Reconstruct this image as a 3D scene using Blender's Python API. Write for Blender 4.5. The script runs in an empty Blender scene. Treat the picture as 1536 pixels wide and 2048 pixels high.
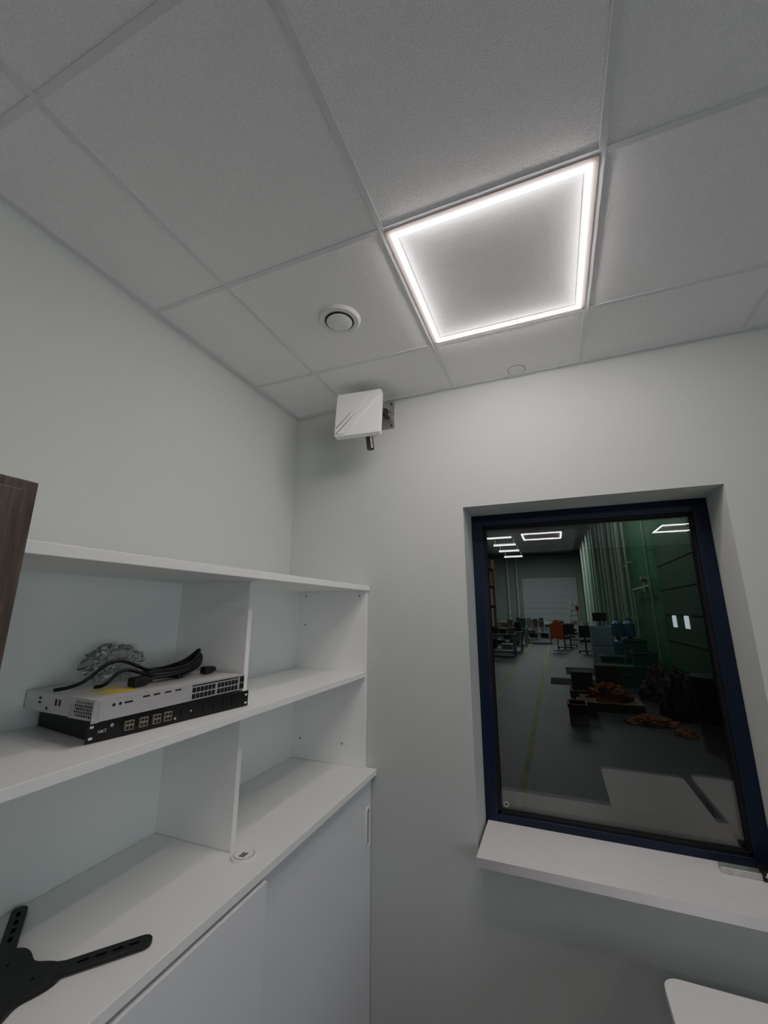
import bpy, bmesh, math, random
import numpy as np
from mathutils import Vector, Matrix, noise
random.seed(4)
scene=bpy.context.scene
COL=scene.collection
# ------------------------------------------------------------------ materials
def mat(name,color,rough=0.5,metal=0.0,bump=0.0,bscale=200.0,vary=0.0,vscale=3.0,emit=None,estr=0.0,spec=0.5,detail=3.0,bdist=0.002):
    m=bpy.data.materials.new(name); m.use_nodes=True
    nt=m.node_tree; b=nt.nodes["Principled BSDF"]
    c=tuple(color)+(1.0,)
    b.inputs["Base Color"].default_value=c
    b.inputs["Roughness"].default_value=rough
    b.inputs["Metallic"].default_value=metal
    b.inputs["Specular IOR Level"].default_value=spec
    tc=nt.nodes.new("ShaderNodeTexCoord")
    if vary>0:
        n=nt.nodes.new("ShaderNodeTexNoise"); n.inputs["Scale"].default_value=vscale; n.inputs["Detail"].default_value=4
        nt.links.new(tc.outputs["Object"],n.inputs["Vector"])
        r=nt.nodes.new("ShaderNodeValToRGB")
        r.color_ramp.elements[0].position=0.3; r.color_ramp.elements[1].position=0.7
        r.color_ramp.elements[0].color=tuple(x*(1-vary) for x in color)+(1,)
        r.color_ramp.elements[1].color=tuple(min(1,x*(1+vary)) for x in color)+(1,)
        nt.links.new(n.outputs["Fac"],r.inputs["Fac"]); nt.links.new(r.outputs["Color"],b.inputs["Base Color"])
    if bump>0:
        n=nt.nodes.new("ShaderNodeTexNoise"); n.inputs["Scale"].default_value=bscale; n.inputs["Detail"].default_value=detail
        nt.links.new(tc.outputs["Object"],n.inputs["Vector"])
        bp=nt.nodes.new("ShaderNodeBump"); bp.inputs["Strength"].default_value=bump; bp.inputs["Distance"].default_value=bdist
        nt.links.new(n.outputs["Fac"],bp.inputs["Height"]); nt.links.new(bp.outputs["Normal"],b.inputs["Normal"])
    if emit:
        b.inputs["Emission Color"].default_value=tuple(emit)+(1,)
        b.inputs["Emission Strength"].default_value=estr
    return m
def wood(name,c1,c2):
    m=mat(name,c1,0.55); nt=m.node_tree; b=nt.nodes["Principled BSDF"]
    tc=nt.nodes.new("ShaderNodeTexCoord"); mp=nt.nodes.new("ShaderNodeMapping"); mp.inputs["Scale"].default_value=(30,30,1.5)
    n=nt.nodes.new("ShaderNodeTexNoise"); n.inputs["Scale"].default_value=2.5; n.inputs["Detail"].default_value=8; n.inputs["Distortion"].default_value=0.6
    r=nt.nodes.new("ShaderNodeValToRGB"); r.color_ramp.elements[0].position=0.35; r.color_ramp.elements[1].position=0.68
    r.color_ramp.elements[0].color=tuple(c1)+(1,); r.color_ramp.elements[1].color=tuple(c2)+(1,)
    nt.links.new(tc.outputs["Object"],mp.inputs["Vector"]); nt.links.new(mp.outputs["Vector"],n.inputs["Vector"])
    nt.links.new(n.outputs["Fac"],r.inputs["Fac"]); nt.links.new(r.outputs["Color"],b.inputs["Base Color"])
    return m
def glassmat(name,tint,ior,rough=0.0,boost=1.0):
    m=bpy.data.materials.new(name); m.use_nodes=True; nt=m.node_tree; nt.nodes.clear()
    o=nt.nodes.new("ShaderNodeOutputMaterial"); t=nt.nodes.new("ShaderNodeBsdfTransparent"); t.inputs[0].default_value=tuple(tint)+(1,)
    g=nt.nodes.new("ShaderNodeBsdfGlossy"); g.inputs["Roughness"].default_value=rough
    f=nt.nodes.new("ShaderNodeFresnel"); f.inputs[0].default_value=ior
    mm=nt.nodes.new("ShaderNodeMath"); mm.operation='MULTIPLY'; mm.inputs[1].default_value=boost; mm.use_clamp=True
    mx=nt.nodes.new("ShaderNodeMixShader")
    nt.links.new(f.outputs[0],mm.inputs[0]); nt.links.new(mm.outputs[0],mx.inputs[0]); nt.links.new(t.outputs[0],mx.inputs[1]); nt.links.new(g.outputs[0],mx.inputs[2]); nt.links.new(mx.outputs[0],o.inputs[0])
    return m
M={}
M['wall']=mat("wall_paint",(0.565,0.605,0.585),0.75,bump=0.12,bscale=320,vary=0.015,vscale=2)
M['wallf']=mat("dimmed_wall",(0.035,0.04,0.045),0.75,vary=0.02,vscale=2)  # dark colour chosen so the unseen wall reflects dimly in the glass
M['tile']=mat("ceiling_tile",(0.82,0.825,0.835),1.0,bump=0.6,bscale=300,detail=2,bdist=0.003,spec=0.0,vary=0.07,vscale=330)
M['grid']=mat("grid_paint",(0.70,0.71,0.72),0.8,spec=0.1,vary=0.02,vscale=8)
M['floor']=mat("vinyl_floor",(0.11,0.11,0.115),0.6,vary=0.1,vscale=6)
M['white']=mat("white_laminate",(0.89,0.905,0.895),0.42,bump=0.04,bscale=350)
M['back']=mat("back_panel_laminate",(0.82,0.88,0.85),0.5)
M['door']=mat("door_laminate",(0.79,0.81,0.845),0.42,bump=0.04,bscale=350)
M['sill']=mat("sill_laminate",(0.88,0.86,0.87),0.35,vary=0.02,vscale=20)
M['desk']=mat("desk_laminate",(0.92,0.92,0.91),0.35)
M['navy']=mat("navy_frame",(0.004,0.011,0.040),0.4,vary=0.05,vscale=12)
M['gasket']=mat("black_gasket",(0.008,0.008,0.010),0.6)
M['glass']=glassmat("window_glass",(0.80,0.82,0.82),1.5,boost=3.0)
M['led']=mat("led_diffuser",(0.9,0.9,0.9),0.5,emit=(1.0,0.885,0.84),estr=84)
M['ledh']=mat("led_housing",(0.30,0.24,0.225),0.8,spec=0.1)
M['vent']=mat("vent_plastic",(0.72,0.73,0.73),0.5)
M['ring']=mat("grey_ring",(0.42,0.43,0.43),0.6)
M['dark']=mat("dark_recess",(0.05,0.05,0.05),0.8)
M['ant']=mat("antenna_plastic",(0.86,0.88,0.88),0.4)
M['steel']=mat("brushed_steel",(0.62,0.61,0.60),0.4,metal=0.9,vary=0.12,vscale=40)
M['zinc']=mat("zinc_plated_steel",(0.62,0.63,0.62),0.38,metal=0.8,vary=0.12,vscale=60)
M['dsteel']=mat("dark_steel",(0.16,0.15,0.14),0.35,metal=1.0,vary=0.1,vscale=40)
M['wood']=wood("dark_wood",(0.055,0.040,0.032),(0.14,0.108,0.088))
M['black']=mat("black_paint",(0.010,0.010,0.011),0.4,bump=0.05,bscale=400)
M['cable']=mat("black_cable",(0.008,0.008,0.009),0.45)
M['swh']=mat("switch_case",(0.66,0.66,0.65),0.4,metal=0.3,bump=0.03,bscale=300)
M['swf']=mat("switch_face",(0.48,0.48,0.49),0.45,metal=0.3)
M['port']=mat("port_black",(0.012,0.012,0.012),0.5)
M['beige']=mat("port_beige",(0.30,0.28,0.22),0.5,metal=0.4)
M['yellow']=mat("yellow_label",(0.72,0.60,0.12),0.5)
M['ink']=mat("white_ink",(0.8,0.8,0.8),0.6)
M['bink']=mat("black_ink",(0.02,0.02,0.02),0.6)
M['bag']=glassmat("clear_plastic",(0.95,0.95,0.95),1.45,rough=0.15,boost=1.6)
# ------------------------------------------------------------------ builders
def finish(me,name,mats,parent=None,smooth=False):
    o=bpy.data.objects.new(name,me); COL.objects.link(o)
    if not isinstance(mats,(list,tuple)): mats=[mats]
    for m in mats: me.materials.append(m)
    if smooth:
        for p in me.polygons: p.use_smooth=True
        try: me.set_sharp_from_angle(angle=math.radians(35))
        except Exception: pass
    if parent is not None: o.parent=parent
    return o
def _add(bm,src,T=None,mi=0):
    if T is not None: bmesh.ops.transform(src,matrix=T,verts=src.verts)
    for f in src.faces: f.material_index=mi
    me=bpy.data.meshes.new("t"); src.to_mesh(me); src.free(); bm.from_mesh(me); bpy.data.meshes.remove(me)
def geo(name,parts,mats,parent=None,bevel=0.0,T=None,smooth=False,seg=24):
    """parts: ('b',x0,x1,y0,y1,z0,z1[,mi]) ('c',p0,p1,r[,mi]) ('cone',p0,p1,r0,r1[,mi])"""
    bm=bmesh.new()
    for p in parts:
        s=bmesh.new()
        if p[0]=='b':
            x0,x1,y0,y1,z0,z1=p[1:7]; mi=p[7] if len(p)>7 else 0
            bmesh.ops.create_cube(s,size=1,matrix=Matrix.Translation(((x0+x1)/2,(y0+y1)/2,(z0+z1)/2))@Matrix.Diagonal((abs(x1-x0),abs(y1-y0),abs(z1-z0),1)))
            if bevel>0:
                w=min(bevel,0.45*min(abs(x1-x0),abs(y1-y0),abs(z1-z0)))
                bmesh.ops.bevel(s,geom=list(s.edges),offset=w,segments=2,affect='EDGES',profile=0.5)
        else:
            a=Vector(p[1]); b=Vector(p[2]); r0=p[3]
            if p[0]=='c': r1=r0; mi=p[4] if len(p)>4 else 0
            else: r1=p[4]; mi=p[5] if len(p)>5 else 0
            d=b-a; q=d.to_track_quat('Z','Y').to_matrix().to_4x4()
            bmesh.ops.create_cone(s,cap_ends=True,segments=seg,radius1=r0,radius2=r1,depth=d.length,matrix=Matrix.Translation((a+b)/2)@q)
        _add(bm,s,None,mi)
    if T is not None: bmesh.ops.transform(bm,matrix=T,verts=bm.verts)
    me=bpy.data.meshes.new(name); bm.to_mesh(me); bm.free()
    return finish(me,name,mats,parent,smooth)
def each(name,parts,mats,parent=None,**k):
    for p in parts: geo(name,[p],mats,parent,**k)
def curve_mesh(cu):
    t=bpy.data.objects.new("t",cu); COL.objects.link(t); bpy.context.view_layer.update()
    me=bpy.data.meshes.new_from_object(t.evaluated_get(bpy.context.evaluated_depsgraph_get())); bpy.data.objects.remove(t); bpy.data.curves.remove(cu)
    me.materials.clear(); return me
def prism(name,pts,z0,z1,m,parent=None,T=None,bevel=0.0,holes=None):
    cu=bpy.data.curves.new(name,'CURVE'); cu.dimensions='2D'; cu.fill_mode='BOTH'
    for loop in [pts]+(holes or []):
        s=cu.splines.new('POLY'); s.points.add(len(loop)-1); s.use_cyclic_u=True
        for i,(x,y) in enumerate(loop): s.points[i].co=(x,y,0,1)
    cu.extrude=(z1-z0)/2; cu.bevel_depth=bevel
    me=curve_mesh(cu)
    me.transform(Matrix.Translation((0,0,(z0+z1)/2)))
    if T is not None: me.transform(T)
    me.name=name
    return finish(me,name,m,parent)
def tube(name,pts,r,m,parent=None,cyclic=False,res=6):
    cu=bpy.data.curves.new(name,'CURVE'); cu.dimensions='3D'; cu.bevel_depth=r; cu.bevel_resolution=2; cu.resolution_u=res; cu.use_fill_caps=True
    s=cu.splines.new('NURBS'); s.points.add(len(pts)-1); s.order_u=4; s.use_endpoint_u=not cyclic; s.use_cyclic_u=cyclic
    for i,p in enumerate(pts): s.points[i].co=(p[0],p[1],p[2],1)
    me=curve_mesh(cu); me.name=name
    return finish(me,name,m,parent,smooth=True)
def text(name,body,size,T,m,parent=None):
    cu=bpy.data.curves.new(name,'FONT'); cu.body=body; cu.size=size; cu.extrude=0.0002; cu.align_x='CENTER'; cu.align_y='CENTER'
    me=curve_mesh(cu); me.transform(T)
    return finish(me,name,m,parent)
def rrect(x0,x1,y0,y1,r,n=8):
    out=[]
    for cx,cy,a0 in ((x1-r,y1-r,0),(x0+r,y1-r,90),(x0+r,y0+r,180),(x1-r,y0+r,270)):
        for i in range(n+1):
            a=math.radians(a0+90*i/n); out.append((cx+r*math.cos(a),cy+r*math.sin(a)))
    return out
def circ(cx,cy,r,n=32): return [(cx+r*math.cos(2*math.pi*i/n),cy+r*math.sin(2*math.pi*i/n)) for i in range(n)]
def empty(name,loc=(0,0,0)):
    e=bpy.data.objects.new(name,None); e.location=loc; e.empty_display_size=0.05; COL.objects.link(e); return e
def thing(o,label,cat,group=None):
    o["label"]=label; o["category"]=cat
    if group: o["group"]=group
    return o
def struct(o,label=None):
    o["kind"]="structure"
    if label: o["label"]=label
    return o
def adopt(parent):
    Ti=Matrix.Translation(parent.location).inverted()
    for c in parent.children: c.matrix_parent_inverse=Ti
def copy_tree(o,off):
    n=o.copy(); COL.objects.link(n); n.location=Vector(o.location)+Vector(off)
    for c in o.children:
        k=c.copy(); COL.objects.link(k); k.parent=n
        k.matrix_parent_inverse=c.matrix_parent_inverse.copy()
    return n
# ------------------------------------------------------------------ room shell
H=2.85; RX=4.2; RY=-6.0; WT=0.35
wx0,wx1,wz0,wz1=0.974,2.0,0.784,2.212
struct(geo("wall_back",[('b',-0.15,wx0,0,WT,0,H+0.35),('b',wx1,RX+0.15,0,WT,0,H+0.35),('b',wx0,wx1,0,WT,0,wz0),('b',wx0,wx1,0,WT,wz1,H+0.35)],M['wall']),"pale grey-green painted wall with a deep window recess")
struct(geo("wall_left",[('b',-0.15,0,RY-0.15,0,0,H+0.35)],M['wall']),"pale grey-green painted plain wall")
struct(geo("wall_right",[('b',RX,RX+0.15,RY-0.15,0,0,H+0.35)],M['wall']),"pale grey painted wall")
struct(geo("wall_front",[('b',0,RX,RY-0.15,RY,0,H+0.35)],M['wallf']),"unseen wall coloured dark to keep the window reflection dim")
struct(geo("floor",[('b',-0.15,RX+0.15,RY-0.15,WT,-0.1,0)],M['floor']),"dark grey vinyl floor")
ax,by,S=0.353,-0.388,0.6
gx=[ax+S*i for i in range(0,7)]; gy=[by-S*i for i in range(0,10)]
gw=0.0085
xs=[0]+gx+[RX]; ys=[0]+gy+[RY]
parts=[]
for i in range(len(xs)-1):
    for j in range(len(ys)-1):
        x0=xs[i]+(gw-0.004 if i>0 else 0.016); x1=xs[i+1]-(gw-0.004 if i<len(xs)-2 else 0.016)
        y1=ys[j]-(gw-0.004 if j>0 else 0.016); y0=ys[j+1]+(gw-0.004 if j<len(ys)-2 else 0.016)
        if x1-x0>0.03 and y1-y0>0.03: parts.append(('b',x0,x1,y0,y1,H+0.003,H+0.018))
parts.append(('b',0,RX,RY,0,H+0.02,H+0.08))
struct(geo("ceiling",parts,M['tile'],bevel=0.002),"suspended ceiling of textured white tiles")
parts=[('b',x-gw,x+gw,RY,0,H,H+0.003) for x in gx]+[('b',0,RX,y-gw,y+gw,H+0.0005,H+0.0033) for y in gy]
parts+=[('b',0,0.02,RY,0,H-0.001,H+0.003),('b',0,RX,-0.02,0,H-0.0012,H+0.003),('b',RX-0.02,RX,RY,0,H-0.001,H+0.003),('b',0,RX,RY,RY+0.02,H-0.0012,H+0.003)]
struct(geo("trim_1",parts,M['grid']),"white metal ceiling grid bars")
# window
yd=0.215
win=geo("window_1",[('b',wx0,wx0+0.056,yd,yd+0.07,wz0,wz1),('b',wx1-0.057,wx1,yd,yd+0.07,wz0,wz1),('b',wx0+0.056,wx1-0.057,yd,yd+0.07,wz1-0.06,wz1),('b',wx0+0.056,wx1-0.057,yd,yd+0.07,wz0,0.845)],M['navy'],bevel=0.003)
struct(win,"window with thick dark navy frame and reflective glass")
gx0,gx1,gz0,gz1=1.03,1.943,0.845,2.152
geo("gasket",[('b',gx0,gx0+0.012,yd+0.008,yd+0.02,gz0,gz1),('b',gx1-0.012,gx1,yd+0.008,yd+0.02,gz0,gz1),('b',gx0,gx1,yd+0.008,yd+0.02,gz1-0.012,gz1),('b',gx0,gx1,yd+0.008,yd+0.02,gz0,gz0+0.012),
 ('b',gx0,gx0+0.014,yd+0.02,yd+0.05,gz0,gz1),('b',gx1-0.014,gx1,yd+0.02,yd+0.05,gz0,gz1),('b',gx0,gx1,yd+0.02,yd+0.05,gz1-0.014,gz1),('b',gx0,gx1,yd+0.02,yd+0.05,gz0,gz0+0.014)],M['gasket'],win)
def pane(y):
    me=bpy.data.meshes.new("window_pane"); me.from_pydata([(gx0,y,gz0),(gx1,y,gz0),(gx1,y,gz1),(gx0,y,gz1)],[],[(0,1,2,3)])
    return finish(me,"window_pane",M['glass'],win)
pane(yd+0.022); pane(yd+0.044)
Tg=Matrix.Translation((gx0+0.035,yd+0.0205,gz0+0.035))@Matrix.Rotation(math.radians(90),4,'X')
prism("glass_mark",circ(0,0,0.011),-0.0003,0.0003,M['vent'],win,T=Tg,holes=[circ(0,0,0.0085)])
# sill
struct(prism("trim_2",[(0.984,-0.098),(2.12,-0.098),(2.12,-0.001),(1.999,-0.001),(1.999,yd),(0.984,yd)],0.782,0.814,M['sill'],bevel=0.0),"white laminate window sill board")
# ------------------------------------------------------------------ upper shelf unit
U=empty("open_shelf_unit",(0.25,-1.2,1.03)); YL=-2.40
xf=0.478; xb=0.085
geo("top_panel",[('b',0.004,0.487,YL,-0.003,1.824,1.848)],M['white'],U,bevel=0.0015)
geo("back_panel",[('b',xb-0.012,xb,YL+0.018,-0.021,1.0305,1.824)],M['back'],U)
geo("side_panel",[('b',0.012,xf,-0.021,-0.003,1.0305,1.824)],M['white'],U,bevel=0.001)
geo("side_panel",[('b',0.012,xf,YL,YL+0.018,1.0305,1.824)],M['white'],U,bevel=0.001)
geo("shelf",[('b',xb,xf,YL+0.018,-0.021,1.419,1.441)],M['white'],U,bevel=0.0015)
for y in (-0.785,-1.59):
    geo("divider",[('b',xb,0.392,y,y+0.02,1.441,1.824)],M['white'],U,bevel=0.001)
    geo("divider",[('b',xb,0.392,y,y+0.02,1.0305,1.419)],M['white'],U,bevel=0.001)
for (x,z) in ((0.13,1.80),(0.44,1.80),(0.13,1.655),(0.13,1.12),(0.36,1.12)):
    geo("screw_cap",[('c',(x,-0.0215,z),(x,-0.0225,z),0.006)],M['ring'],U)
adopt(U); thing(U,"white laminate open shelf unit standing on the low cabinet","shelf")
# ------------------------------------------------------------------ lower cabinet
Cb=empty("sliding_door_cabinet",(0.25,-1.2,0.0))
geo("body",[('b',0.004,0.47,YL,YL+0.018,0.06,1.004),('b',0.004,0.482,-0.021,-0.003,0.0,1.004),('b',0.004,0.47,YL,-0.003,0.06,0.08),('b',0.004,0.022,YL,-0.003,0.06,1.004),('b',0.05,0.45,YL,-0.003,0.0,0.06),('b',0.02,0.46,-1.21,-1.19,0.08,1.004),('b',0.02,0.50,YL,-0.003,0.985,1.004)],M['door'],Cb)
geo("top_panel",[('b',0.004,0.531,YL,-0.003,1.005,1.030)],M['white'],Cb,bevel=0.002)
d1=geo("door",[('b',0.486,0.504,-0.86,-0.004,0.03,0.983)],M['door'],Cb,bevel=0.0015)
d2=geo("door",[('b',0.515,0.535,-1.62,-0.795,0.03,0.995)],M['door'],Cb,bevel=0.0015)
d3=geo("door",[('b',0.486,0.504,YL,-1.56,0.03,0.983)],M['door'],Cb,bevel=0.0015)
Th=Matrix.Translation((0.5045,0,0))@Matrix(((0,0,1,0),(1,0,0,0),(0,1,0,0),(0,0,0,1)))
hp=rrect(-0.062,-0.022,0.735,0.888,0.0195); hh=rrect(-0.056,-0.028,0.741,0.882,0.0138)
prism("handle",hp,0,0.005,M['ant'],d1,T=Th,holes=[hh])
prism("handle_recess_shade",hh,0.0,0.0008,M['ring'],d1,T=Th)  # flat inlay, its grey painted in for the shade of a recess
adopt(Cb); thing(Cb,"low white cabinet with sliding doors along the wall","cabinet")
# cable grommet
G=empty("cable_grommet",(0.441,-0.785,1.0302))
geo("rim",[('cone',(0.441,-0.785,1.0302),(0.441,-0.785,1.037),0.038,0.035)],M['ant'],G,smooth=True,seg=40)
prism("lid_gap_shade",circ(0.441,-0.785,0.0305),1.037,1.0373,M['ring'],G)  # flat grey disc painted in as the shadow groove around the lid
geo("lid",[('c',(0.441,-0.785,1.0373),(0.441,-0.785,1.0388),0.0275)],M['white'],G,smooth=True,seg=40)
for k in range(4): geo("cable_slot",[('b',0.437,0.447,-0.803+0.006*k,-0.800+0.006*k,1.0388,1.0396)],M['bink'],G)
geo("cable_slot",[('b',0.449,0.453,-0.803,-0.780,1.0388,1.0396)],M['bink'],G)
adopt(G); thing(G,"round white plastic cable grommet on the cabinet top","grommet")
# ------------------------------------------------------------------ wooden board
B=geo("wooden_board",[('b',0.491,0.507,-2.0,-1.508,1.0305,1.947),('b',0.5075,0.525,-2.0,-1.532,1.0305,1.926)],M['wood'],bevel=0.002)
thing(B,"dark brown wood-grain board leaning upright on the cabinet","board")
# ------------------------------------------------------------------ LED ceiling lights
def led(cx,cy):
    e=empty("ceiling_light",(cx,cy,H))
    def ring(o,i,z0,z1): return [('b',cx-o,cx+o,cy+i,cy+o,z0,z1),('b',cx-o,cx+o,cy-o,cy-i,z0,z1),('b',cx-o,cx-i,cy-i,cy+i,z0,z1),('b',cx+i,cx+o,cy-i,cy+i,z0,z1)]
    geo("housing",ring(0.2945,0.2795,H-0.001,H+0.0038)+ring(0.2645,0.261,H+0.0005,H+0.0038),M['ledh'],e)
    geo("light_diffuser",ring(0.279,0.265,H-0.005,H+0.0035),M['led'],e)
    adopt(e); return thing(e,"square glowing LED frame light set into the ceiling grid","ceiling light","square LED frame lights")
l0=led(1.253,-0.688)
for off in ((0,-3.6,0),(1.8,-3.6,0)): copy_tree(l0,off)
# ------------------------------------------------------------------ vent
V=empty("air_vent",(0.648,-0.685,H))
geo("flange",[('cone',(0.648,-0.685,H+0.003),(0.648,-0.685,H-0.008),0.085,0.076)],M['vent'],V,smooth=True,seg=48)
geo("gap_ring",[('c',(0.648,-0.685,H-0.008),(0.648,-0.685,H-0.0085),0.058)],M['dark'],V,seg=48)
geo("valve_disc",[('cone',(0.648,-0.685,H-0.0085),(0.648,-0.685,H-0.013),0.047,0.051),('cone',(0.648,-0.685,H-0.013),(0.648,-0.685,H-0.015),0.051,0.046)],M['vent'],V,smooth=True,seg=48)
adopt(V); thing(V,"round white ceiling air valve in a ceiling tile","air vent")
D=geo("trim_5",[('c',(1.272,-0.055,H+0.003),(1.272,-0.055,H+0.0005),0.043,1),('cone',(1.272,-0.055,H+0.002),(1.272,-0.055,H-0.004),0.038,0.036,0)],[M['vent'],M['ring']],smooth=True,seg=32)
struct(D,"small flat round white disc on the ceiling by the wall")
# ------------------------------------------------------------------ antenna
A=empty("panel_antenna",(0.56,0,2.76))
w,h,t=0.236,0.246,0.030
c0=Vector((0.517,-0.222,2.682))
Ta=Matrix.Translation(c0)@Matrix.Rotation(math.radians(5.5),4,'Z')@Matrix.Rotation(math.radians(-7),4,'X')
RX90=Matrix.Rotation(math.radians(90),4,'X')
prism("antenna_cover",rrect(-w/2+.0025,w/2-.0025,-h/2+.0025,h/2-.0025,0.008),-t/2,t/2,M['ant'],A,T=Ta@RX90,bevel=0.0025)
def diag(k,wd):
    a=-h/2+0.010; b=h/2-0.010; L=-w/2+0.010; Rr=w/2-0.010; s=1.15
    def clip(k):
        p=[]
        for x in (L,Rr):
            y=s*x+k
            if a<=y<=b: p.append((x,y))
        for y in (a,b):
            x=(y-k)/s
            if L<x<Rr: p.append((x,y))
        p.sort(); return p[0],p[-1]
    (p0,p1),(q0,q1)=clip(k),clip(k+wd)
    return [p0,p1,q1,q0]
for k,wd in ((0.012,0.022),(0.046,0.022),(-0.040,0.040)):
    prism("cover_rib",diag(k,wd),t/2+0.002,t/2+0.0095,M['ant'],A,T=Ta@RX90)
geo("back_plate",[('b',-0.10,0.10,0.017,0.021,-0.10,0.10)],M['steel'],A,T=Ta)
geo("mast_tube",[('c',(0.545,-0.135,2.525),(0.515,-0.150,2.825),0.019)],M['dsteel'],A,smooth=True)
geo("mast_opening",[('c',(0.5449,-0.1349,2.5245),(0.5450,-0.1350,2.526),0.016)],M['black'],A)
each("clamp",[('b',0.485,0.575,-0.205,-0.115,2.735,2.765),('b',0.49,0.58,-0.205,-0.115,2.60,2.63)],M['steel'],A,bevel=0.002)
geo("clamp_bolt",[('c',(0.50,-0.205,2.818),(0.50,-0.10,2.818),0.005)],M['steel'],A); geo("clamp_bolt",[('c',(0.548,-0.205,2.816),(0.548,-0.10,2.816),0.005)],M['steel'],A)
geo("clamp_jaw",[('b',0.492,0.556,-0.128,-0.122,2.806,2.83)],M['steel'],A,bevel=0.002)
geo("wall_plate",[('b',0.487,0.627,-0.005,0.0,2.685,2.842)],M['steel'],A,bevel=0.001)
geo("arm",[('c',(0.585,-0.005,2.765),(0.585,-0.05,2.765),0.022),('c',(0.585,-0.05,2.765),(0.535,-0.135,2.72),0.014),('c',(0.57,-0.06,2.79),(0.60,-0.06,2.73),0.009)],M['dsteel'],A,smooth=True)
for (x,z) in ((0.610,2.700),(0.610,2.826),(0.503,2.700),(0.503,2.826)):
    geo("bolt",[('c',(x,-0.005,z),(x,-0.011,z),0.006)],M['dsteel'],A,seg=6)
adopt(A); thing(A,"square white panel antenna on a steel wall bracket near the ceiling","antenna")
# ------------------------------------------------------------------ rack units on the shelf
def frame(origin,ang,z):
    a=math.radians(ang)
    fx=Vector((math.sin(a),math.cos(a),0)); fy=Vector((-math.cos(a),math.sin(a),0))
    m=Matrix.Identity(4)
    for i in range(3): m[i][0]=fx[i]; m[i][1]=fy[i]; m[i][2]=(0,0,1)[i]; m[i][3]=(origin[0],origin[1],z)[i]
    return m
def fronttext(Tm,x,z,body,size,m,parent):
    R=Matrix(((1,0,0,x),(0,0,-1,-0.0008),(0,1,0,z),(0,0,0,1)))
    text("lettering",body,size,Tm@R,m,parent)
zb=1.4412
T1=frame((0.374,-1.240),8.5,zb)
K=empty("fibre_patch_panel",(0.28,-1.03,zb))
L=0.414
geo("chassis",[('b',0,L,0.002,0.275,0.001,0.044)],M['black'],K,bevel=0.001,T=T1)
geo("front_plate",[('b',-0.018,L+0.018,0,0.002,0.0005,0.0445)],M['black'],K,T=T1)
for i,x in enumerate((0.070,0.104,0.137,0.166)):
    geo("fibre_adapter",[('b',x-0.010,x+0.010,-0.008,0,0.012,0.033,0),('b',x-0.008,x-0.001,-0.0085,-0.007,0.014,0.021,1),('b',x+0.001,x+0.008,-0.0085,-0.007,0.014,0.021,1),('b',x-0.008,x-0.001,-0.0085,-0.007,0.025,0.031,1),('b',x+0.001,x+0.008,-0.0085,-0.007,0.025,0.031,1)],[M['beige'],M['port']],K,T=T1)
for x in (0.22,0.252,0.285,0.318,0.35,0.382):
    geo("blank_cover",[('b',x-0.012,x+0.012,-0.002,0,0.011,0.034)],M['black'],K,T=T1,bevel=0.001)
each("ear_slot",[('b',L+0.005,L+0.013,-0.0006,0,0.008,0.013),('b',L+0.005,L+0.013,-0.0006,0,0.031,0.036),('b',-0.013,-0.005,-0.0006,0,0.008,0.013),('b',-0.013,-0.005,-0.0006,0,0.031,0.036)],M['ink'],K,T=T1)
each("screw",[('c',(0.033,-0.002,0.03),(0.033,0,0.03),0.004),('c',(0.19,-0.002,0.012),(0.19,0,0.012),0.003)],M['steel'],K,T=T1)
fronttext(T1,0.014,0.021,"NKT",0.009,M['ink'],K); fronttext(T1,0.236,0.022,"NKT",0.007,M['ink'],K)
adopt(K); thing(K,"black rack-mount fibre patch panel lying on the shelf","patch panel")
zs=zb+0.0452
T2=frame((0.392,-1.250),3.2,zs)
N=empty("network_switch",(0.26,-1.04,zs))
L=0.44
geo("case",[('b',0,L,0.004,0.300,0.001,0.044)],M['swh'],N,bevel=0.001,T=T2)
geo("front_face",[('b',0.0,L,0,0.004,0.001,0.044)],M['swf'],N,T=T2)
pp=[]
for g in range(2):
    for i in range(6):
        x=0.245+g*0.088+i*0.0136
        for z in (0.005,0.021): pp.append(('b',x,x+0.0114,-0.0004,0.001,z,z+0.0125))
each("ethernet_port",pp,M['port'],N,T=T2)
pp=[('b',0.243,0.415,-0.0003,0,0.037,0.0405)]
for x in (0.10,0.128,0.160,0.19): pp.append(('b',x,x+0.018,-0.0003,0,0.034,0.038))
geo("status_marks",pp,M['bink'],N,T=T2)
each("uplink_module",[('b',0.421,0.438,-0.0015,0,0.004,0.020),('b',0.421,0.438,-0.0015,0,0.023,0.040)],M['port'],N,T=T2,bevel=0.0008)
geo("front_mark",[('c',(0.030,-0.0006,0.031),(0.030,0,0.031),0.0035),('c',(0.045,-0.0006,0.031),(0.045,0,0.031),0.0035),('b',0.055,0.075,-0.0004,0,0.029,0.033)],M['bink'],N,T=T2)
holes=[]
for i in range(8):
    for j in range(5): holes.append(circ(0.020+i*0.0085+(0.0042 if j%2 else 0),0.009+j*0.0068,0.0030,8))
Rb=Matrix(((0,0,-1,-0.003),(1,0,0,0),(0,1,0,0),(0,0,0,1)))
prism("rack_bracket",[(0.0,0.001),(0.105,0.001),(0.105,0.044),(0.0,0.044)],0,0.0015,M['zinc'],N,T=T2@Rb,holes=holes)
geo("bracket_backing",[('b',-0.0008,0,0.012,0.095,0.003,0.042)],M['bink'],N,T=T2)
geo("rack_ear",[('b',-0.016,0.0,-0.001,0.001,0.0,0.0445)],M['zinc'],N,T=T2)
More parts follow.
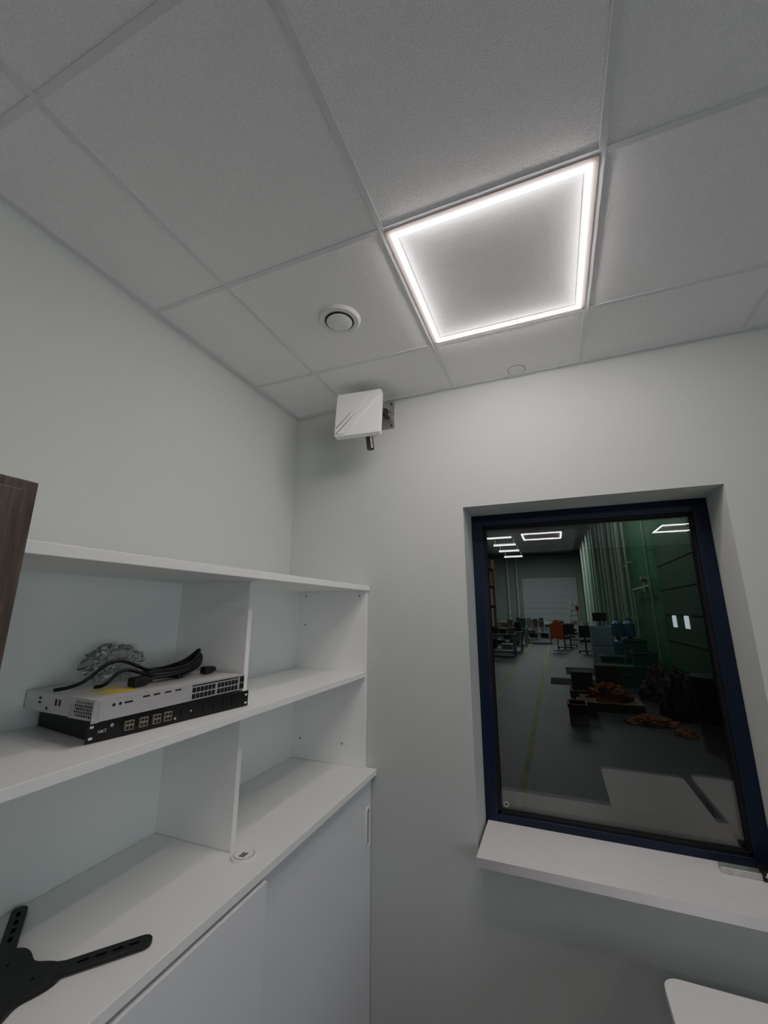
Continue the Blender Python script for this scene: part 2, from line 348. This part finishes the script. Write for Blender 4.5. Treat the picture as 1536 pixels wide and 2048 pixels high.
each("side_slot",[('b',-0.0008,0,0.15,0.156,0.02,0.034),('b',-0.0008,0,0.165,0.171,0.02,0.034),('b',-0.0008,0,0.20,0.206,0.008,0.014),('b',-0.0008,0,0.23,0.24,0.03,0.034),('b',-0.0008,0,0.23,0.24,0.02,0.024)],M['bink'],N,T=T2)
geo("top_label",[('b',0.06,0.13,0.06,0.15,0.0441,0.0445)],M['yellow'],N,T=T2)
geo("top_label",[('b',0.20,0.32,0.13,0.20,0.0441,0.0444)],M['ink'],N,T=T2)
adopt(N); thing(N,"light grey rack network switch with ethernet ports and perforated bracket","network switch")
# cables
zt=zs+0.0455
def loopcable(cx,cy,rx,ry,turns,z,amp=0.02,r=0.0044,seed=1,var=0.12,tilt=0):
    rnd=random.Random(seed); pts=[]
    n=int(turns*10)
    for i in range(n):
        a=2*math.pi*i/10
        k=1+var*math.sin(i*0.63+seed)
        x=cx+rx*k*math.cos(a); y=cy+ry*k*math.sin(a)
        zz=z+r+0.003+(i/10)*r*1.6+amp*max(0,math.sin(a))**2+rnd.uniform(0,0.002)
        x+= -(y-cy)*tilt
        pts.append((x,y,zz))
    return tube("cord",pts,r,M['cable'])
E=empty("power_cable",(0.26,-0.98,zt))
loopcable(0.265,-0.955,0.038,0.115,3.4,zt,amp=0.030,seed=1,tilt=0.10).parent=E
loopcable(0.255,-0.925,0.030,0.080,2.2,zt+0.004,amp=0.058,seed=4,var=0.18,tilt=-0.2).parent=E
tube("cord",[(0.27,-0.94,zt+0.02),(0.27,-1.02,zt+0.022),(0.265,-1.07,zt+0.045),(0.26,-1.115,zt+0.068),(0.255,-1.155,zt+0.060),(0.25,-1.185,zt+0.03),(0.235,-1.21,zt+0.010),(0.20,-1.235,zt+0.006)],0.0044,M['cable'],E)
tube("cord",[(0.275,-0.92,zt+0.01),(0.285,-1.01,zt+0.008),(0.29,-1.08,zt+0.030),(0.285,-1.12,zt+0.048),(0.28,-1.15,zt+0.030),(0.28,-1.165,zt+0.008),(0.25,-1.17,zt+0.006)],0.0044,M['cable'],E)
geo("plug",[('b',0.290,0.315,-0.87,-0.835,zt+0.001,zt+0.022),('c',(0.302,-0.835,zt+0.011),(0.302,-0.82,zt+0.011),0.007)],M['cable'],E,bevel=0.004)
geo("plug",[('b',0.290,0.320,-1.115,-1.075,zt+0.001,zt+0.024),('c',(0.305,-1.075,zt+0.012),(0.305,-1.055,zt+0.012),0.007)],M['cable'],E,bevel=0.004)
geo("cable_tie",[('b',0.225,0.305,-0.965,-0.957,zt+0.001,zt+0.026)],M['cable'],E,bevel=0.003)
adopt(E); thing(E,"coiled black power cables lying on the network switch","cable")
# plastic bag
bm=bmesh.new(); bmesh.ops.create_icosphere(bm,subdivisions=4,radius=1)
for v in bm.verts:
    d=1+0.45*noise.noise(v.co*2.6)+0.25*noise.noise(v.co*6.5)
    v.co=Vector((v.co.x*0.038*d,v.co.y*0.080*d,max(-0.9,v.co.z)*0.045*d))
bmesh.ops.translate(bm,verts=bm.verts,vec=(0.155,-1.06,zt+0.050))
me=bpy.data.meshes.new("plastic_bag"); bm.to_mesh(me); bm.free()
P=finish(me,"plastic_bag",M['bag']); thing(P,"crumpled clear plastic bag lying behind black cables","plastic bag")
# ------------------------------------------------------------------ black mounting bracket on worktop
W=empty("monitor_mount_bracket",(0.30,-1.31,1.0305))
hub=Vector((0.315,-1.318))
def arm(tip,wid=0.0165,base=0.06):
    tip=Vector(tip); d=(tip-hub); Ln=d.length; d.normalize(); nrm=Vector((-d.y,d.x))
    T=Matrix.Identity(4)
    T[0][0],T[1][0]=d.x,d.y; T[0][1],T[1][1]=nrm.x,nrm.y; T[0][3],T[1][3],T[2][3]=hub.x,hub.y,1.034
    out=[(base,-wid*1.9),(base+0.045,-wid)]+[(Ln-wid+wid*math.cos(a),wid*math.sin(a)) for a in [math.radians(-90+22.5*i) for i in range(9)]]+[(base+0.045,wid),(base,wid*1.9)]
    hs=[]; x=Ln-0.030
    for k in range(4):
        if x-0.013<base+0.03: break
        hs.append(rrect(x-0.013,x+0.008,-0.0045,0.0045,0.0043,4)); x-=0.030
    prism("arm",out,0.0,0.006,M['black'],W,T=T,holes=hs,bevel=0.0008)
pl=[]
for i in range(64):
    a=2*math.pi*i/64; r=0.086+0.018*math.cos(4*(a-math.radians(47)))
    pl.append((hub.x+r*math.cos(a),hub.y+r*math.sin(a)))
hs=[circ(hub.x+dx,hub.y+dy,0.0035,12) for dx,dy in ((0.04,0.04),(-0.04,0.04),(0.04,-0.04),(-0.04,-0.04))]
prism("plate",pl,1.0325,1.0405,M['black'],W,holes=hs,bevel=0.0008)
arm((0.476,-1.117)); arm((0.102,-1.165),wid=0.0145); arm((0.16,-1.50)); arm((0.47,-1.47))
each("foot",[('c',(hub.x+dx,hub.y+dy,1.0303),(hub.x+dx,hub.y+dy,1.0330),0.008) for dx,dy in ((0.04,0.0),(-0.04,0),(0,0.04),(0,-0.04))],M['black'],W)
adopt(W); thing(W,"black slotted metal monitor mounting bracket lying on the cabinet top","mounting bracket")
# ------------------------------------------------------------------ desks
def desk(x0,x1,y0,y1,z,label):
    e=empty("desk",((x0+x1)/2,(y0+y1)/2,0))
    prism("desk_top",rrect(x0,x1,y0,y1,0.045),z-0.025,z,M['desk'],e)
    for (x,y) in ((x0+0.06,y0+0.08),(x1-0.06,y0+0.08),(x0+0.06,y1-0.08),(x1-0.06,y1-0.08)):
        geo("leg",[('b',x-0.02,x+0.02,y-0.02,y+0.02,0,z-0.025)],M['swh'],e)
    adopt(e); return thing(e,label,"desk")
desk(1.545,2.03,-1.15,-0.195,0.66,"white laminate desk with rounded corners near the window")
desk(2.085,3.2,-1.22,-0.12,0.66,"wide white laminate desk beside a smaller one")
# small device on sill
S1=empty("metal_label_strip",(1.90,0.15,0.8142))
geo("strip_body",[('b',1.815,1.935,0.130,0.165,0.8145,0.836)],M['zinc'],S1,bevel=0.002)
geo("strip_end",[('b',1.935,1.99,0.125,0.170,0.8145,0.848)],M['port'],S1,bevel=0.002)
geo("strip_mark",[('b',1.945,1.949,0.1246,0.125,0.820,0.842),('b',1.940,1.955,0.1246,0.125,0.829,0.833),('b',1.962,1.966,0.1246,0.125,0.820,0.842),('b',1.962,1.978,0.1246,0.125,0.838,0.842),('b',1.972,1.976,0.1246,0.125,0.820,0.832)],M['ink'],S1)
adopt(S1); thing(S1,"small silver metal strip with a black marked end on sill","label strip")
# ------------------------------------------------------------------ industrial hall beyond
HF=mat("hall_floor",(0.050,0.044,0.054),0.5,vary=0.25,vscale=0.8)
HW=mat("hall_wall_paint",(0.28,0.31,0.29),0.8,vary=0.08,vscale=0.6)
HG=mat("hall_green_wall",(0.035,0.22,0.075),0.7,vary=0.35,vscale=0.35)
HC=mat("hall_ceiling",(0.05,0.06,0.055),0.9)
HS=mat("hall_shutter",(0.46,0.46,0.49),0.6)
AL=mat("aluminium",(0.85,0.87,0.9),0.5)
YP=mat("yellow_line_paint",(0.45,0.37,0.05),0.6,vary=0.3,vscale=4)
OR=mat("orange_fabric",(0.50,0.13,0.05),0.8,vary=0.5,vscale=9)
OB=mat("bright_orange_fabric",(0.9,0.14,0.03),0.8,vary=0.2,vscale=9)
RD=mat("red_paint",(0.26,0.05,0.04),0.6)
RB=mat("bright_red_paint",(0.85,0.05,0.06),0.6)
HLt=mat("hall_tube_light",(0.9,0.9,0.9),0.5,emit=(0.95,1.0,0.95),estr=9)
PW=mat("gate_pane",(0.7,0.8,0.9),0.4,emit=(0.75,0.90,1.0),estr=0.9)
PB=mat("pale_blue_paint",(0.40,0.48,0.58),0.5)
BJ=mat("blue_plastic",(0.06,0.16,0.30),0.25)
GC=mat("green_plastic",(0.02,0.17,0.10),0.5)
CB=mat("cardboard",(0.30,0.20,0.13),0.8,vary=0.1,vscale=8)
CD=mat("dark_cardboard",(0.13,0.08,0.06),0.8,vary=0.2,vscale=8)
PP=mat("pipe_paint",(0.50,0.54,0.50),0.45)
RK=mat("rack_orange",(0.50,0.17,0.05),0.5)
MAT=mat("rubber_mat",(0.015,0.015,0.018),0.85)
hx0,hx1,hy0,hy1,hz=-9.0,3.75,WT,38.0,6.6
struct(geo("floor_hall",[('b',hx0,hx1+0.2,hy0,hy1,-0.1,0)],HF),"dark polished concrete hall floor")
struct(geo("wall_far",[('b',hx0,hx1+0.2,hy1,hy1+0.2,0,hz)],HW),"pale green-grey far wall of the hall")
struct(geo("wall_hall_right",[('b',hx1,hx1+0.2,hy0,hy1,0,hz)],HG),"green painted hall side wall")
struct(geo("wall_hall_left",[('b',hx0-0.2,hx0,hy0,hy1,0,hz)],HW),"pale hall side wall")
struct(geo("ceiling_hall",[('b',hx0,hx1,hy0,hy1,hz,hz+0.1)],HC),"dark industrial hall ceiling")
struct(geo("door_2",[('b',-1.2,3.3,hy1-0.08,hy1-0.01,0,4.6)]+[('b',-1.2,3.3,hy1-0.10,hy1-0.07,0.5*i,0.5*i+0.03) for i in range(1,9)],HS),"large grey roll-up shutter door")
g=struct(geo("door_1",[('b',hx1-0.06,hx1,6.6,9.6,0,3.3)]+[('b',hx1-0.075,hx1-0.05,6.6,9.6,0.55*i,0.55*i+0.03) for i in range(1,6)],mat("gate_green",(0.05,0.16,0.085),0.6)),"green sectional gate with two small bright panes")
for y in (7.85,8.75): geo("gate_window",[('b',hx1-0.08,hx1-0.055,y-0.13,y+0.13,1.40,1.64)],PW,g,bevel=0.01)
struct(geo("trim_3",[('b',0.865,0.930,0.6,22,0.0005,0.003)],YP),"yellow painted floor line")
struct(geo("trim_4",[('b',-0.02,0.04,6,24,0.0005,0.003)],YP),"thin yellow painted floor line")
for i,y in enumerate((23.5,26.5,29.5,33.0)):
    e=geo("tube_light",[('b',-2.1,-0.7,y-0.07,y+0.07,6.0,6.06,0),('b',-2.1,-0.7,y-0.1,y+0.1,6.06,6.12,1),('c',(-2.0,y,6.12),(-2.0,y,6.6),0.008,1),('c',(-0.8,y,6.12),(-0.8,y,6.6),0.008,1)],[HLt,PP])
    thing(e,"long suspended fluorescent tube light glowing in the hall","tube light","hall tube lights")
for i,(y,r) in enumerate(((4.6,0.025),(5.3,0.04),(6.0,0.03),(10.0,0.03),(13.0,0.04),(14.2,0.07),(15.1,0.04),(16.0,0.06),(17.6,0.10),(19.0,0.05),(20.6,0.07),(22.4,0.10),(24.4,0.06),(26.5,0.10),(29.0,0.12),(32.0,0.10))):
    e=geo("pipe",[('c',(hx1-0.18,y,0.0),(hx1-0.18,y,hz),r)]+[('b',hx1-0.18,hx1-0.001,y-0.04,y+0.04,z,z+0.05) for z in (1.5,3.2,4.9)],PP,smooth=True,seg=12)
    thing(e,"vertical pale painted pipe clamped to the hall wall","pipe","wall pipes")
e=geo("pipe_run",[('c',(hx1-0.14,10.2,2.35),(hx1-0.14,12.7,2.35),0.03),('c',(hx1-0.14,12.7,0.0),(hx1-0.14,12.7,2.38),0.03),('c',(hx1-0.14,10.9,2.2),(hx1-0.14,10.9,2.55),0.05),('b',hx1-0.22,hx1-0.06,10.8,11.0,2.55,2.62),('b',hx1-0.14,hx1-0.002,12,12.05,2.33,2.37)],PP,seg=12); thing(e,"horizontal pipe with a valve along the hall wall","pipe")
for (x,y) in ((-1.6,37.7),(-2.4,37.7)):
    e=geo("conduit",[('c',(x,y,0),(x,y,hz),0.07)]+[('b',x-0.12,x+0.12,y,y+0.29,z,z+0.1) for z in (1.5,4.0)],PP,seg=12); thing(e,"thin vertical conduit on the far hall wall","conduit","far wall conduits")
# storage rack
RXo=0.35
R=empty("storage_rack",(-1.95,19.5,0))
for (x,y) in ((-2.9,18.5),(-1.9,18.5),(-2.9,20.8),(-1.9,20.8)): geo("upright",[('b',x+RXo-0.06,x+RXo+0.06,y-0.05,y+0.05,0,4.4)],RK,R)
for z in (0.9,1.9,2.9,3.8): geo("beam",[('b',-2.9+RXo,-1.9+RXo,18.45,18.55,z,z+0.1),('b',-2.9+RXo,-1.9+RXo,20.75,20.85,z,z+0.1),('b',-2.9+RXo,-1.9+RXo,18.5,20.8,z+0.1,z+0.13)],RK,R)
adopt(R); thing(R,"tall orange steel storage rack","rack")
for i in range(16):
    z=(0.0,1.031,2.031,3.031)[i%4]; x=(-2.62+RXo,-2.19+RXo)[(i//4)%2]; y=(18.95,20.1)[i//8]
    a,b_,c=0.17,0.22,random.uniform(0.3,0.62)
    e=geo("cardboard_box",[('b',x-a,x+a,y-b_,y+b_,z+0.001,z+c),('b',x-0.03,x+0.03,y-b_-0.003,y+b_+0.003,z+0.01,z+c+0.004,1)],[CB,M['beige']],bevel=0.006); thing(e,"taped brown cardboard box on a storage rack","box","boxes on the rack")
# work tables and clutter
tb=[(-0.85,16.0),(-1.35,24.0),(-0.4,26.5),(-0.8,22.0),(1.2,29.0),(0.2,31.0),(-0.75,18.2),(0.4,24.0),(2.6,27.5)]
for k,(x,y) in enumerate(tb):
    e=geo("work_table",[('b',x-0.65,x+0.65,y-0.4,y+0.4,0.80,0.85),]+[('b',x+sx*0.6-0.03,x+sx*0.6+0.03,y+sy*0.35-0.03,y+sy*0.35+0.03,0,0.80) for sx in (-1,1) for sy in (-1,1)]+[('b',x-0.6,x+0.6,y-0.33,y+0.33,0.25,0.28)],PB,bevel=0.01); thing(e,"simple work table in the hall carrying small goods","table","hall work tables")
    for q in range(4):
        bx=x-0.47+q*0.32; hh_=random.uniform(0.12,0.5)
        e=geo("crate",[('b',bx-0.13,bx+0.13,y-0.2,y+0.2,0.851,0.851+hh_),('b',bx-0.145,bx+0.145,y-0.22,y+0.22,0.851+hh_-0.04,0.851+hh_)],random.choice([CB,M['swh'],M['port'],M['swf'],GC,RD,CB]),bevel=0.01); thing(e,"small storage crate on a work table","crate","crates on work tables")
    for q in range(2):
        bx=x-0.3+q*0.6; hh_=random.uniform(0.15,0.4)
        e=geo("storage_bin",[('b',bx-0.2,bx+0.2,y-0.25,y+0.25,0.281,0.281+hh_),('b',bx-0.22,bx+0.22,y-0.27,y+0.27,0.281+hh_-0.03,0.281+hh_)],random.choice([CB,M['port'],M['swh']]),bevel=0.01); thing(e,"storage bin on the lower shelf of a work table","bin","bins under work tables")
def hall_chair(x,y):
    e=empty("office_chair",(x,y,0))
    geo("base",[('b',x-0.28,x+0.28,y-0.025,y+0.025,0.06,0.10),('b',x-0.025,x+0.025,y-0.28,y+0.28,0.06,0.10),('c',(x,y,0.08),(x,y,0.45),0.03)]+[('c',(x+dx,y-0.02+dy,0.035),(x+dx,y+0.02+dy,0.035),0.035) for dx,dy in ((0.27,0),(-0.27,0),(0,0.27),(0,-0.27))],M['port'],e)
    geo("seat",[('b',x-0.24,x+0.24,y-0.24,y+0.24,0.45,0.53)],M['port'],e,bevel=0.03)
    geo("backrest",[('b',x-0.22,x+0.22,y+0.2,y+0.26,0.62,1.12),('b',x-0.03,x+0.03,y+0.2,y+0.25,0.45,0.65)],M['port'],e,bevel=0.02)
    adopt(e); thing(e,"black swivel office chair on the hall floor","chair","hall office chairs")
hall_chair(1.65,20.1); hall_chair(2.45,18.3); hall_chair(1.95,21.6)
J=empty("coat_stand",(1.35,19.0,0))
geo("pole",[('c',(1.35,19,0.03),(1.35,19,1.35),0.02),('c',(1.35,19,0),(1.35,19,0.03),0.2),('c',(1.2,19,1.3),(1.5,19,1.3),0.012)],M['port'],J)
adopt(J); thing(J,"low black coat stand on the hall floor","coat stand")
e=geo("orange_jacket",[('b',1.17,1.53,18.93,18.975,0.55,1.26),('b',1.08,1.18,18.93,18.99,0.5,1.20),('b',1.52,1.62,18.93,18.99,0.5,1.20),('b',1.27,1.43,18.93,18.975,1.24,1.34)],OB,bevel=0.02); thing(e,"orange high-visibility jacket hanging on a black stand","jacket")
e=geo("step_ladder",[('c',(1.95,24.6,0),(2.25,24.9,2.3),0.045),('c',(2.65,24.6,0),(2.50,24.9,2.3),0.045),('c',(1.95,25.7,0),(2.25,25.0,2.3),0.04),('c',(2.65,25.7,0),(2.50,25.0,2.3),0.04)]+[('b',2.0+0.035*i,2.62-0.018*i,24.6+0.04*i,24.70+0.04*i,0.3*i+0.25,0.3*i+0.31) for i in range(7)],AL); thing(e,"tall light aluminium step ladder standing open","ladder")
e=geo("equipment_cabinet",[('b',2.35,2.98,13.1,13.7,0.05,1.28),('b',2.40,2.93,13.08,13.1,0.1,0.65),('b',2.40,2.93,13.08,13.1,0.69,1.22),('b',2.38,2.95,13.15,13.65,0,0.05)],PB,bevel=0.01); thing(e,"pale blue-grey equipment cabinet on the hall floor","cabinet")
e=geo("monitor",[('b',2.45,2.85,13.3,13.33,1.42,1.68),('b',2.62,2.68,13.33,13.36,1.285,1.5),('b',2.55,2.75,13.25,13.42,1.281,1.295)],M['port'],bevel=0.005); thing(e,"black computer monitor standing on the pale cabinet","monitor")
for (x,y) in ((3.0,12.1),(3.3,12.1),(3.0,12.45),(3.3,12.45)):
    for k in range(3):
        z=0.51*k
        e=geo("water_bottle",[('c',(x,y,z),(x,y,z+0.36),0.13),('cone',(x,y,z+0.36),(x,y,z+0.45),0.13,0.035),('c',(x,y,z+0.45),(x,y,z+0.505),0.035)],BJ,smooth=True); thing(e,"large blue plastic water bottle in a stack","water bottle","blue water bottles")
for (x,y,s) in ((3.25,11.3,1.0),(2.62,10.9,0.6),(3.3,10.5,0.75),(2.7,10.1,0.45)):
    e=geo("green_crate",[('b',x-0.25,x+0.25,y-0.2,y+0.2,0,s),('b',x-0.28,x+0.28,y-0.23,y+0.23,s-0.05,s),('b',x-0.27,x+0.27,y-0.22,y+0.22,s*0.5,s*0.5+0.03)],GC,bevel=0.01); thing(e,"green plastic crate on the hall floor","crate","green crates")
for (x0,x1,y0,y1) in ((1.5,2.3,11.5,13.0),(1.1,2.2,9.6,10.6)):
    e=geo("rubber_mat",[('b',x0,x1,y0,y1,0.0008,0.012)],MAT,bevel=0.003); thing(e,"dark rubber floor mat","mat","rubber floor mats")
def heap(name,cx,cy,cz,rx,ry,h,m,seed,label,cat,group=None):
    bm=bmesh.new(); bmesh.ops.create_icosphere(bm,subdivisions=4,radius=1)
    for v in bm.verts:
        d=1+0.35*noise.noise(v.co*2.2+Vector((seed,0,0)))+0.30*noise.noise(v.co*7.5+Vector((0,seed,0)))
        v.co=Vector((cx+v.co.x*rx*d,cy+v.co.y*ry*d,cz+max(0.002,v.co.z*h*d)))
    me=bpy.data.meshes.new(name); bm.to_mesh(me); bm.free()
    return thing(finish(me,name,m),label,cat,group)
DS=mat("dark_brown_sheet",(0.13,0.065,0.06),0.8,vary=0.4,vscale=6)
def pallet(x0,x1,y0,y1):
    e=geo("wooden_pallet",[('b',x0,x1,y0,y1,0.10,0.13)]+[('b',x0,x1,y,y+0.1,0.001,0.10) for y in (y0,(y0+y1)/2-0.05,y1-0.1)],CB); thing(e,"low wooden pallet on the hall floor","pallet","wooden pallets")
pallet(1.65,2.65,6.9,7.7); pallet(1.5,2.5,8.0,8.8)
for (x,y,z,a,hh_) in ((1.75,8.4,0.131,0.2,0.35),(2.25,8.4,0.131,0.22,0.5)):
    e=geo("carton",[('b',x-a,x+a,y-0.25,y+0.25,z,z+hh_),('b',x-0.03,x+0.03,y-0.253,y+0.253,z+0.02,z+hh_+0.003)],CD,bevel=0.008); thing(e,"dark brown carton standing on a pallet","carton","cartons on a pallet")
for (x,y,a,hh_) in ((1.55,5.9,0.13,0.30),(1.72,6.5,0.14,0.24)):
    e=geo("red_box",[('b',x-a,x+a,y-0.18,y+0.18,0.001,hh_),('b',x-a-0.02,x+a+0.02,y-0.2,y+0.2,hh_-0.05,hh_)],RD,bevel=0.01); thing(e,"dark red box standing on the hall floor","box","dark red boxes")
heap("orange_tarpaulin",2.13,7.3,0.131,0.36,0.28,0.26,OR,3,"crumpled orange tarpaulin heaped on a pallet","tarpaulin")
heap("orange_netting",2.62,6.2,0.0,0.36,0.20,0.11,OR,7,"tangled orange netting lying on the floor","netting","heaps of netting")
heap("orange_netting",2.95,5.7,0.0,0.16,0.16,0.08,OR,9,"tangled orange netting lying on the floor","netting","heaps of netting")
heap("dark_sheeting",3.15,8.4,0.0,0.30,0.42,0.62,DS,11,"dark brown folded sheeting piled by the gate","sheeting")
heap("dark_sheeting",3.2,6.95,0.0,0.28,0.42,0.7,DS,15,"dark brown folded sheeting piled by the gate","sheeting")
e=geo("black_bin",[('cone',(3.2,5.0,0.001),(3.2,5.0,0.85),0.22,0.28),('c',(3.2,5.0,0.85),(3.2,5.0,0.9),0.3)],M['port'],smooth=True); thing(e,"round black waste bin on the hall floor","bin")
e=geo("red_sign",[('b',2.40,2.56,23.4,23.42,1.75,2.0),('c',(2.48,23.44,0),(2.48,23.44,2.0),0.015)],RB); thing(e,"bright red sign board on a thin post","sign")
# ------------------------------------------------------------------ lights
def area(name,loc,rot,sx,sy,power,color):
    l=bpy.data.lights.new(name,'AREA'); l.shape='RECTANGLE'; l.size=sx; l.size_y=sy; l.energy=power; l.color=color
    o=bpy.data.objects.new(name,l); o.location=loc; o.rotation_euler=rot; COL.objects.link(o); return o
area("daylight_fill",(RX-0.02,-2.9,1.5),(0,math.radians(90),0),1.3,2.2,17,(0.84,0.93,1.0))  # added fill standing for daylight; the unseen right wall has no window
area("hall_fill_light",(0,29,6.4),(0,0,0),6,10,480,(0.95,1.0,0.97))  # added fill brightening the far end of the hall
area("hall_fill_light",(-1.5,17,6.4),(0,0,0),2,3,70,(0.95,1.0,0.97))  # added fill to bring out the storage rack
area("hall_fill_light",(2.0,9.5,6.4),(0,math.radians(-50),0),1.2,7,115,(0.80,1.0,0.84))  # added green-tinted wash to brighten the side wall
w=bpy.data.worlds.new("World"); scene.world=w; w.use_nodes=True
w.node_tree.nodes["Background"].inputs[0].default_value=(0.5,0.6,0.7,1); w.node_tree.nodes["Background"].inputs[1].default_value=0.02
# ------------------------------------------------------------------ camera
yaw,pitch,roll,F=-0.38301,0.23572,0.00106,824.82519
cy,sy=math.cos(yaw),math.sin(yaw)
f=Vector((sy*math.cos(pitch),cy*math.cos(pitch),math.sin(pitch))); r=Vector((cy,-sy,0)); u=r.cross(f)
r2=math.cos(roll)*r+math.sin(roll)*u; u2=-math.sin(roll)*r+math.cos(roll)*u
cd=bpy.data.cameras.new("camera"); cam=bpy.data.objects.new("camera",cd); COL.objects.link(cam)
m=Matrix.Identity(4)
for i in range(3): m[i][0]=r2[i]; m[i][1]=u2[i]; m[i][2]=-f[i]
m[0][3],m[1][3],m[2][3]=1.34207,-1.93160,1.72515
cam.matrix_world=m
cd.sensor_fit='VERTICAL'; cd.sensor_height=36; cd.lens=F*36/2048; cd.clip_start=0.02; cd.clip_end=200
scene.camera=cam
